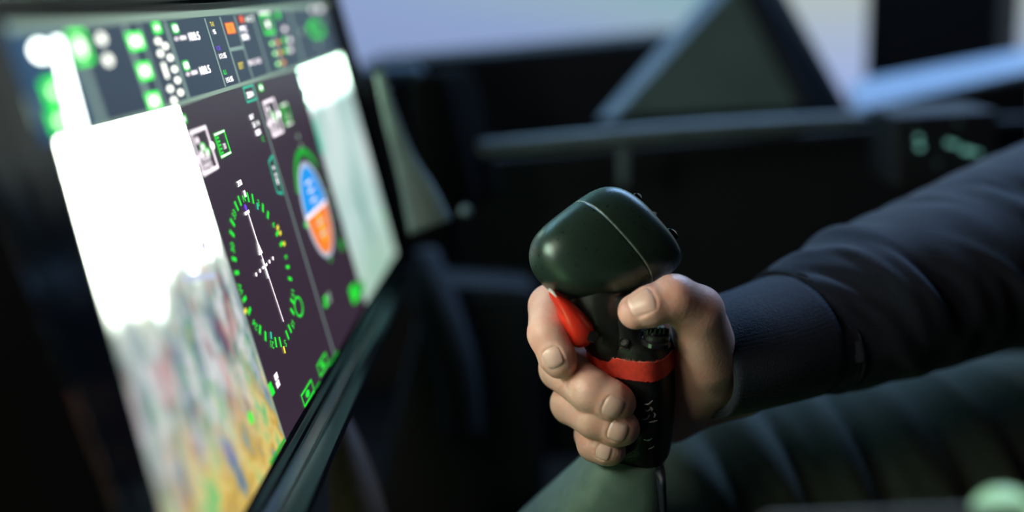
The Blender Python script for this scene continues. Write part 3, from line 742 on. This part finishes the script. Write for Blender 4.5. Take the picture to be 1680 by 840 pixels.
# red tape: ragged upper edge
def tpos(y):
    for i in range(nk):
        if body_keys[i][1] <= y <= body_keys[i + 1][1]: return i + (y - body_keys[i][1]) / (body_keys[i + 1][1] - body_keys[i][1])
seg = 120
tv, tf = [], []
lv = [(567, .05), (567.5, .45), (575, .45), (586, .45), (598, .45), (598.5, .05)]
rings = [body_at(tpos(y), g_, seg) for y, g_ in lv]
for ri in (0, 1, 4, 5):
    for j in range(seg):
        rings[ri][j] = rings[ri][j] + Vector((0, 0, 1)) * random.uniform(-.00035, .0003)
tp = loft('red_tape_band', rings, M['tape'], stick, cap=False, smooth=False)
tp['label'] = 'band of matte red tape with frayed edges'
fv, ff = [], []
r1_, r2_ = body_at(tpos(566.4), .5, 360), body_at(tpos(568.2), .62, 360)
for j in range(360):
    if random.random() < .65:
        k = len(fv); dz = Vector((0, 0, random.uniform(-.0002, .0012))); dx = (r2_[(j + 1) % 360] - r2_[j]) * random.uniform(-1.0, 1.0)
        fv += [r2_[j], r2_[j] + (r2_[(j + 1) % 360] - r2_[j]) * .35, r1_[j] + dz + dx]; ff.append([k, k + 1, k + 2])
fr = mesh('tape_fray', fv, ff, M['tapefray'], tp); fr['kind'] = 'stuff'
# upper shoulder details
vertical = np.array([0, math.cos(PITCH), math.sin(PITCH)])
def on_body(px, py, d): return CW(C(px, py, d))
hole = cyl('screw_recess', on_body(1024, 563, -9.4), CWdir((-.2, .55, .8)), .0021, .0009, M['button'], stick, 20, .0003)
cyl('screw', on_body(1024, 563, -10.0), CWdir((-.2, .55, .8)), .0012, .0008, mat('screw_metal', (.2, .2, .2), .3, .8, noise=.2), stick, 12, .0002)
kb = cyl('pinky_switch', on_body(1075, 562, -6), CWdir((.08, .93, .35)), .0060, .0022, M['button'], stick, 32, .0006)
kb['label'] = 'small ribbed round switch under the thumb'
cyl('switch_collar', on_body(1076, 553, -6), CWdir((.08, .93, .35)), .0048, .0020, M['plastic2'], kb, 32, .0005)
for k in range(14):
    a = 2 * math.pi * k / 14
    c0 = CW(C(1076.5, 549, -6) + np.array([math.cos(a) * 4.0, 0.25 * math.sin(a) * 4.0, math.sin(a) * 3.8]))
    cyl('switch_rib', c0, CWdir((.08, .93, .35)), .0007, .0022, M['button'], kb, 8, .0002)
kc = cyl('switch_cap', on_body(1077, 547, -6), CWdir((.08, .93, .35)), .0034, .0030, M['button'], kb, 24, .0008)
# small moulded marks lower on the grip
def mark(pts, r=.0004):
    return tube('moulded_mark', [CW(C(x, y, d)) for x, y, d in pts], [r * .5] + [r] * (len(pts) - 2) + [r * .5], M['print'], stick, 6, 4)
def surf_d(px, py):
    """depth offset of the near surface of the body under a pixel"""
    best = None; ring = body_at(tpos(py), 0.12, 160)
    for v in ring:
        q = v - CAM; D = q.dot(fwd); x = q.dot(rgt) / D * F + 840
        if abs(x - px) < 3.5 and (best is None or D < best): best = D
    return (best or D0) * 1000 - D0 * 1000 - 2.0 - 0.27 * (py - 600) / 4.24
for pts in (((1057, 663), (1064, 663), (1071, 657)), ((1058, 672), (1062, 674), (1068, 671)), ((1066, 668), (1070, 671), (1069, 675)), ((1053, 688), (1061, 687), (1066, 680)),
            ((1073, 677), (1075, 681), (1073, 685)), ((1064, 693), (1071, 692), (1079, 690)), ((1056, 721), (1064, 722), (1070, 719)), ((1055, 736), (1064, 736), (1074, 732))):
    mark([(x, y, surf_d(x, y)) for x, y in pts])
# ---- trigger: curved red blade
tk = [(904, 475, 4, -7.0, 3.0), (911, 484, 9, -7.5, 5.5), (922, 497, 13.5, -8.5, 6.5), (933, 511, 17.5, -9, 7.0), (943, 527, 21, -9.5, 7.0), (951, 542, 22, -9.5, 6.6), (955, 554, 20, -9, 6.0), (956, 563, 16, -8, 5.0), (957, 568, 8, -7, 3.0)]
tk = catmull([np.array(t, float) for t in tk], 3)
rings = []
for x, y, hw, d, hd_ in tk:
    c = C(x, y, d + hd_ * .35); ring = []
    for j in range(28):
        a = 2 * math.pi * j / 28
        ring.append(CW(c + np.array([hw / 4.24 * math.cos(a), 0.25 * hw / 4.24 * math.cos(a), 0]) + np.array([0, 0, 1.0]) * hd_ * math.sin(a) * .8))
    rings.append(ring)
tr = loft('trigger', rings, M['red'], stick); tr['label'] = 'glossy red curved trigger blade'
tube('trigger_tip_edge', [CW(C(900, 475, -9.8)), CW(C(905, 478, -10.4)), CW(C(913, 487, -12.3))], [.0006, .0007, .0003], M['white'], tr, 8, 4)  # white strip along the upper tip of the blade
cyl('trigger_pivot', CW(C(972, 552, -9.5)), CWdir((0, 0, 1)), .0022, .0022, M['button'], stick, 16, .0005)
# neck lump joining head and body behind the trigger
tube('neck', [CW(C(985, 470, 4)), CW(C(985, 505, 3)), CW(C(1000, 540, 4)), CW(C(1022, 572, 6))], [.012, .0115, .012, .013], M['plastic2'], stick, 24, 6)

# ---- column the grip stands on
colm = empty('stick_column', P(980, 1000, 0.47), 'grey-green tapering column under the stick grip', 'column')
ck = [(1028, 742, .400, 54, 15), (1020, 765, .404, 66, 18), (1004, 800, .410, 84, 22), (985, 840, .418, 104, 27), (962, 890, .430, 128, 33), (930, 980, .450, 165, 45), (915, 1100, .475, 185, 55)]
rings = []
for x, y, D, hw, hd_ in catmull([np.array(c, float) for c in ck], 4):
    c = P(x, y, D); ring = []
    for j in range(40):
        a = 2 * math.pi * j / 40; cc, ss = math.cos(a), math.sin(a); e = 2 / 3.2
        ring.append(c + rgt * (hw / F * D * math.copysign(abs(cc) ** e, cc)) + Vector((0, 1, 0)) * (hd_ * .001 * math.copysign(abs(ss) ** e, ss)))
    rings.append(ring)
loft('column_boot', rings, M['column'], colm)
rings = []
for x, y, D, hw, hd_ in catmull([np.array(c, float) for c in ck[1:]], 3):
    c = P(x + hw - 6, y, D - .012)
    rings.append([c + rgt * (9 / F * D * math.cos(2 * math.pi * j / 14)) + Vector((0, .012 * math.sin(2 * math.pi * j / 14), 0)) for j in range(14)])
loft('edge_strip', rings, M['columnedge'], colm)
box('column_foot', P(915, 1100, .475) + Vector((0, 0.03, -0.04)), (0.16, 0.16, 0.08), M['black'], colm, .006)

# ================================================================== THE PERSON
person = empty('person', P(1900, 900, 0.62), 'person in navy sweater and olive trousers gripping the stick with the right hand', 'person')
# ---- hand as one continuous surface from a distance field
fingers = {
    # joints: px, py, depth offset mm, radius mm
    'index':  [(1075, 520, 44, 10.5), (985, 505, 36, 9.6), (904, 503, 13, 8.7), (899, 548, -6, 7.6), (914, 585, -11, 6.9), (919, 594, -11.3, 6.3)],
    'middle': [(1095, 575, 42, 10.5), (1000, 592, 36, 9.6), (921, 604, 9, 8.7), (968, 640, -13, 8.4), (1002, 657, -15.5, 7.7), (1013, 661, -14.8, 7.0)],
    'ring':   [(1100, 630, 38, 10.0), (1010, 650, 32, 9.2), (938, 662, 8, 8.2), (975, 685, -12, 7.8), (1012, 700, -15, 7.2), (1022, 703, -14.5, 6.5)],
    'little': [(1100, 680, 34, 9.0), (1020, 700, 28, 8.0), (972, 713, 6, 7.0), (976, 728, -8, 6.8), (996, 736, -11, 6.4), (1002, 738, -11, 5.8)],
    'thumb':  [(1160, 588, 8, 12.0), (1143, 512, -4, 10.2), (1106, 489, -10, 8.7), (1068, 502, -12.5, 7.6), (1043, 511, -12.0, 6.7)],
}
chains = {k: [(C(x, y, d), r) for x, y, d, r in v] for k, v in fingers.items()}
wrist = C(1240, 592, 38)
palm = [(C(1205, 560, 34), 15, chains['index'][0][0], 11.5), (C(1210, 590, 36), 15, chains['middle'][0][0], 11.5), (C(1210, 615, 34), 14, chains['ring'][0][0], 11), (C(1200, 630, 30), 14, chains['little'][0][0], 10.5),
        (C(1160, 618, 18), 13, C(1130, 648, 20), 11.5), (C(1155, 572, 10), 11.5, C(1140, 610, 14), 12), (C(1205, 575, 26), 17, C(1290, 560, 46), 19), (C(1205, 612, 28), 15, C(1290, 580, 44), 19),
        (chains['index'][0][0], 10, chains['little'][0][0], 10), (C(1150, 530, 6), 9, C(1120, 530, 30), 9), (C(1140, 632, 24), 10.5, C(1105, 668, 26), 9)]
def capsule(Pm, a, ra, b, rb):
    ab = b - a; t = np.clip(((Pm - a) @ ab) / (ab @ ab), 0, 1)
    d = Pm - a - t[..., None] * ab
    return np.sqrt((d * d).sum(-1)) - (ra + (rb - ra) * t)
def smin(a, b, k):
    h_ = np.clip(0.5 + 0.5 * (b - a) / k, 0, 1)
    return b + (a - b) * h_ - k * h_ * (1 - h_)
nails = {  # centre px, py ; dorsal direction ; length, width mm
    'index': ((906, 584), (-.28, .02, .96), 8.0, 7.8), 'middle': ((1006, 662), (-.22, -.10, .97), 8.0, 8.8),
    'ring': ((1015, 706), (-.20, -.05, .97), 7.8, 8.2), 'little': ((997, 740), (-.25, -.05, .96), 6.0, 6.2), 'thumb': ((1052, 503), (-.22, .38, .88), 10.0, 10.0)}
nf = {}
for k, (pc, m_, ln, wd_) in nails.items():
    ch = chains[k]; a, b = ch[-3][0], ch[-1][0]; t = b - a; t /= np.linalg.norm(t)
    m_ = np.array(m_, float); m_ -= t * m_.dot(t); m_ /= np.linalg.norm(m_)
    nf[k] = (a, t, m_, np.cross(t, m_), ln, wd_)
def hand_sdf(Pm):
    pm = None
    for a, ra, b, rb in palm:
        d = capsule(Pm, a, ra, b, rb); pm = d if pm is None else smin(pm, d, 7.0)
    fing = None
    for name, ch in chains.items():
        c = None
        for i in range(len(ch) - 1):
            d = capsule(Pm, ch[i][0], ch[i][1], ch[i + 1][0], ch[i + 1][1]); c = d if c is None else smin(c, d, 1.6)
        # knuckle swelling and creases
        if name != 'thumb':
            for ji, amp in ((2, .25), (3, .2)):
                q = Pm - ch[ji][0]; c = c - amp * np.exp(-(q * q).sum(-1) / (ch[ji][1] * 1.05) ** 2)
        jc = 3 if name != 'thumb' else 2
        a = ch[jc][0]; t = ch[jc + 1][0] - ch[jc - 1][0]; t = t / np.linalg.norm(t); q = Pm - a
        al = q @ t; near = np.exp(-(q * q).sum(-1) / (ch[jc][1] * 1.3) ** 2)
        for off in (-1.5, 0.6, 2.4): c = c + .28 * near * np.exp(-((al - off) / .55) ** 2)
        # nail bed: skin dips under the plate and swells beside it
        a, t, m_, s_, ln, wd_ = nf[name]
        ctr = nail_ctr.get(name)
        if ctr is not None:
            q = Pm - ctr; u = (q @ t) / (ln / 2); w = (q @ s_) / (wd_ / 2); up_ = q @ m_
            e = (np.abs(u) ** 3 + np.abs(w) ** 3) ** (1 / 3)
            side_ = (up_ > -4)
            c = c + side_ * .55 * (1 / (1 + np.exp((e - .96) * 14)))
            c = c - side_ * (u < .6) * .30 * np.exp(-((e - 1.15) / .16) ** 2)
        k_ = 0.9
        fing = c if fing is None else smin(fing, c, k_)
    thumb_web = 4.5
    return smin(pm, fing, thumb_web)
nail_ctr = {}
def surface_point(org, dr, off=0.0, r0=25.0):
    """march inward from outside until the distance field equals off"""
    t = r0
    for _ in range(60):
        d = hand_sdf((org + dr * t)[None, :])[0] - off
        t -= d * .8
        if abs(d) < .01: break
    return org + dr * t
saved = {}
for k, (pc, mm_, ln, wd_) in nails.items():
    a, t, m_, s_, _, _ = nf[k]
    al = (chains[k][-1][0] - a) @ t
    base = a + t * (al + chains[k][-1][1] * .25 - ln / 2 + (.6 if k != 'thumb' else 1.0))
    nail_ctr_tmp = surface_point(base, m_, r0=12.0)
    saved[k] = nail_ctr_tmp
# nail plates first need the undented surface, so sample it with the dents switched off
nail_geo = {}
for k in nails:
    a, t, m_, s_, ln, wd_ = nf[k]; ctr = saved[k]
    axis_pt = a + t * ((ctr - a) @ t)
    r_ = np.linalg.norm(ctr - axis_pt)
    NU, NW = 13, 15; vs = []
    ph = min(1.05, math.asin(min(.92, wd_ / 2 / r_)))
    for i in range(NU):
        u = -1 + 2 * i / (NU - 1)
        for j in range(NW):
            w = -1 + 2 * j / (NW - 1)
            # rounded outline
            lim = (1 - abs(w) ** 3 * .22) if u > 0 else (1 - abs(w) ** 2.4 * .30)
            uu = u * lim; e = max(abs(u), abs(w))
            org = axis_pt + t * uu * ln / 2
            dr = m_ * math.cos(w * ph) + s_ * math.sin(w * ph)
            p = surface_point(org, dr, .12 - .55 * max(0, e - .86) / .14, r0=12.0)
            vs.append(p)
    fs = [[i * NW + j, i * NW + j + 1, (i + 1) * NW + j + 1, (i + 1) * NW + j] for i in range(NU - 1) for j in range(NW - 1)]
    nail_geo[k] = (vs, fs)
nail_ctr.update(saved)

def surface_nets(lo, hi, h_):
    n = np.ceil((hi - lo) / h_).astype(int) + 1
    ax_ = [lo[i] + h_ * np.arange(n[i]) for i in range(3)]
    V = np.empty(n, dtype=np.float32)
    X, Y = np.meshgrid(ax_[0], ax_[1], indexing='ij')
    for k0 in range(0, n[2], 12):
        zs = ax_[2][k0:k0 + 12]
        G = np.stack(np.broadcast_arrays(X[..., None], Y[..., None], zs[None, None, :]), -1)
        V[:, :, k0:k0 + 12] = hand_sdf(G)
    ins = V < 0
    m = n - 1
    cnt = np.zeros(m, np.float32); acc = np.zeros((*m, 3), np.float32)
    corner = lambda A_, c: A_[c[0]:c[0] + m[0], c[1]:c[1] + m[1], c[2]:c[2] + m[2]]
    for c1 in [(i, j, k) for i in (0, 1) for j in (0, 1) for k in (0, 1)]:
        for ax in range(3):
            if c1[ax]: continue
            c2 = tuple(c1[i] + (1 if i == ax else 0) for i in range(3))
            va, vb = corner(V, c1), corner(V, c2); cr = (va < 0) != (vb < 0)
            t = np.where(cr, va / np.where(cr, va - vb, 1), 0)
            cnt += cr
            for i in range(3): acc[..., i] += np.where(cr, c1[i] + (t if i == ax else 0), 0)
    act = cnt > 0
    idx = -np.ones(m, np.int64); idx[act] = np.arange(act.sum())
    ii = np.argwhere(act); verts = lo + h_ * (ii + acc[act] / cnt[act][:, None])
    quads = []
    for ax in range(3):
        b_, c_ = [(1, 2), (2, 0), (0, 1)][ax]
        sl0 = [slice(None)] * 3; sl1 = [slice(None)] * 3
        sl0[ax] = slice(0, n[ax] - 1); sl1[ax] = slice(1, n[ax])
        sgn = ins[tuple(sl0)].astype(int) - ins[tuple(sl1)].astype(int)
        e = np.argwhere(sgn != 0)
        e = e[(e[:, b_] > 0) & (e[:, c_] > 0) & (e[:, b_] < n[b_] - 1) & (e[:, c_] < n[c_] - 1)]
        s_ = sgn[tuple(e.T)]
        def g_(db, dc):
            q = e.copy(); q[:, b_] -= db; q[:, c_] -= dc; return idx[tuple(q.T)]
        q = np.stack([g_(1, 1), g_(0, 1), g_(0, 0), g_(1, 0)], 1)
        q[s_ < 0] = q[s_ < 0][:, ::-1]
        quads.append(q)
    return verts, np.concatenate(quads)
allp = np.array([p for ch in chains.values() for p, r in ch] + [p for a, ra, b, rb in palm for p in (a, b)])
hv, hq = surface_nets(allp.min(0) - 20, allp.max(0) + 20, 0.72)
Rm = np.array([[rgt[i], upv[i], -fwd[i]] for i in range(3)])
hw_ = hv * .001 @ Rm.T + np.array(CAM)
me = bpy.data.meshes.new('right_hand'); me.from_pydata(hw_.tolist(), [], hq.tolist()); me.update()
hand = link('hand', me, M['skin'], person, True)
hand['label'] = 'bare right hand closed around the grip, index finger at the trigger'
md = hand.modifiers.new('smooth', 'SMOOTH'); md.factor = 0.5; md.iterations = 2
for k, (vs, fs) in nail_geo.items():
    o = mesh('fingernail', [CW(v) for v in vs], fs, M['nail'], hand, True)

# ---- navy sleeve, swept along forearm and upper arm with pressed folds
def cloth_tube(name, keys, m, parent, folds, seg=96, n=10, wave=0.0, thick=.0022, capend=True):
    """keys: world point, radius up, radius across. folds: (u, angle, slope, width, height, angular width)"""
    arr = catmull([np.array(list(p) + [ru, rs]) for p, ru, rs in keys], n)
    L_ = [0]
    for i in range(1, len(arr)): L_.append(L_[-1] + np.linalg.norm(arr[i][:3] - arr[i - 1][:3]))
    rings = []
    for i, a in enumerate(arr):
        p = Vector(a[:3]); t = Vector(arr[min(i + 1, len(arr) - 1)][:3]) - Vector(arr[max(i - 1, 0)][:3]); t.normalize()
        u_ = Vector((0, 0, 1)); u_ = (u_ - t * u_.dot(t)).normalized(); w_ = t.cross(u_)          # w_: away or towards the viewer
        if w_.y > 0: w_ = -w_
        ring = []
        for j in range(seg):
            th_ = 2 * math.pi * j / seg                       # 0 = top, +90 = towards the viewer
            d = 0
            for (fu, fa, sl, wdt, ht, aw) in folds:
                da = (math.degrees(th_) - fa + 180) % 360 - 180
                x = L_[i] * 1000 - fu - sl * da
                d += ht * math.exp(-(x / wdt) ** 2) * math.exp(-(da / aw) ** 2)
            if wave: d += wave * math.sin(L_[i] * 260 + 2.0 * math.sin(3 * th_)) * math.sin(2 * th_ + L_[i] * 30)
            ring.append(p + u_ * math.cos(th_) * (a[3] + d * .001) + w_ * math.sin(th_) * (a[4] + d * .001))
        rings.append(ring)
    o = loft(name, rings, m, parent, cap=False)
    md = o.modifiers.new('thickness', 'SOLIDIFY'); md.thickness = thick; md.offset = -1
    return o
sk = [(P(1148, 593, .405), .0225, .0250), (P(1230, 572, .414), .0235, .0275), (P(1300, 550, .424), .0255, .029), (P(1325, 538, .428), .0300, .032), (P(1400, 510, .438), .0335, .036), (P(1480, 478, .450), .0375, .040),
      (P(1580, 440, .466), .0415, .043), (P(1700, 395, .486), .047, .046), (P(1860, 330, .52), .050, .050), (P(2000, 230, .56), .055, .054), (P(2100, 60, .60), .060, .058), (P(2160, -120, .64), .066, .062), (P(2200, -260, .68), .07, .066)]
sfolds = [(40, 20, 0.03, 2.4, 1.3, 90)]
rf = random.Random(11)
for k in range(26):
    sfolds.append((50 + k * 5.6 + rf.uniform(-3, 3), rf.uniform(-10, 110), rf.uniform(0.10, 0.55), rf.uniform(3.0, 6.5), rf.choice((-1, 1)) * rf.uniform(.9, 2.3), rf.uniform(16, 42)))
sfolds += [(86, 0, 0.05, 7, 3.0, 60), (97, 60, 0.25, 3.5, -3.0, 40), (62, 30, 0.30, 3.5, -2.2, 40), (72, 20, 0.25, 5, 2.0, 40)]
slv = cloth_tube('sweater_sleeve', sk, M['navy'], person, sfolds, 128, 16, wave=0.35)
slv['label'] = 'navy knitted sleeve with creases and ribbed cuff'
# ribs of the cuff
cv_rings = []
arr = catmull([np.array(list(p) + [ru, rs]) for p, ru, rs in sk[:3]], 8)
seg = 180
for i, a in enumerate(arr):
    p = Vector(a[:3]); t = Vector(arr[min(i + 1, len(arr) - 1)][:3]) - Vector(arr[max(i - 1, 0)][:3]); t.normalize()
    u_ = Vector((0, 0, 1)); u_ = (u_ - t * u_.dot(t)).normalized(); w_ = t.cross(u_)
    rib = [.0007 + (.00045 if (j // 1) % 2 else 0) for j in range(seg)]
    cv_rings.append([p + u_ * math.cos(2 * math.pi * j / seg) * (a[3] + rib[j]) + w_ * math.sin(2 * math.pi * j / seg) * (a[4] + rib[j]) for j in range(seg)])
cf = loft('ribbed_cuff', cv_rings, M['navy'], slv, cap=False)
md = cf.modifiers.new('thickness', 'SOLIDIFY'); md.thickness = .0012; md.offset = -1
# torso of the sweater, outside the frame to the right
rings = []
for z, rx, ry, x0 in ((0.80, .14, .17, .60), (0.88, .145, .18, .60), (1.0, .15, .19, .60), (1.15, .15, .20, .60), (1.28, .135, .19, .60), (1.36, .09, .12, .60), (1.40, .06, .065, .60)):
    rings.append([Vector((x0 + rx * math.cos(2 * math.pi * j / 48), 0.42 + ry * math.sin(2 * math.pi * j / 48), z)) for j in range(48)])
loft('sweater_torso', rings, M['navy'], person)

# ---- olive trousers: near thigh with long diagonal folds
tkeys = [(P(1040, 900, .52), .060, .060), (P(1100, 880, .52), .082, .075), (P(1240, 870, .525), .088, .080), (P(1400, 868, .53), .091, .085), (P(1560, 866, .54), .094, .088), (P(1760, 862, .56), .098, .092), (P(1960, 860, .58), .10, .095), (P(2100, 860, .6), .10, .095)]
tfolds = [(u + 9, 75, .62, 2.4, -2.6, 32) for u in range(30, 190, 23)] + [(25, 55, 0.35, 6, 3.0, 60), (40, 60, 0.42, 4, -3.0, 60), (55, 55, 0.45, 7, 3.5, 60), (70, 60, 0.45, 4, -3.5, 55), (88, 50, 0.4, 8, 3.5, 60), (104, 60, 0.42, 4.0, -5.5, 60), (120, 50, 0.4, 8, 4, 60), (138, 60, 0.35, 4, -4.0, 50), (152, 50, 0.3, 8, 4, 60), (166, 60, 0.3, 4, -4, 60), (185, 50, 0.3, 8, 3.5, 60)]
trz = cloth_tube('trousers', tkeys, M['olive'], person, tfolds, 128, 16, wave=.5)
trz['label'] = 'olive cloth trouser leg with long diagonal creases'
tube('lower_trouser_leg', [P(1075, 880, .535), P(1062, 960, .56), P(1040, 1150, .60), P(1030, 1500, .66)], [.058, .062, .055, .05], M['olive'], person, 32, 8)

# seat under the person
seat = empty('pilot_seat', (0.52, 0.50, 0.62), 'dark pilot seat hidden under the person at the right', 'seat')
box('seat_cushion', (0.48, 0.52, 0.67), (0.46, 0.46, 0.10), M['black'], seat, .02)
box('seat_base', (0.50, 0.52, 0.305), (0.36, 0.36, 0.61), M['black'], seat, .01)

# ================================================================== NEAR CONSOLE, BOTTOM RIGHT
cons = empty('near_console', P(1450, 900, 0.24), 'out-of-focus brown-grey console edge along the bottom right of the frame', 'console')
M['consolem'] = mat('console_brown_grey', (0.16, 0.14, 0.11), 0.6, noise=0.2)
prism('console_top', [P(1240, 848, .235), P(1690, 828, .235), P(1800, 828, .30), P(1250, 846, .27)], (0, 0, -.05), M['consolem'], cons, .003)
knob = empty('glowing_knob', P(1645, 860, .25), 'bright mint-green glowing round knob on the console in the bottom right corner', 'knob')
M['mint'] = glow('mint_glow', (175, 235, 185), 0.85)
rings = []
kc_ = P(1648, 852, .245)
for i in range(1, 13):
    a = math.pi / 2 * i / 12 if i < 13 else math.pi / 2
    rings.append([kc_ + Vector((.0078 * math.sin(a) * math.cos(2 * math.pi * j / 32), .0078 * math.sin(a) * math.sin(2 * math.pi * j / 32), .0078 * math.cos(a))) for j in range(32)])
rings.append([v + Vector((0, 0, -.012)) for v in rings[-1]])
loft('knob_dome', rings, M['mint'], knob)
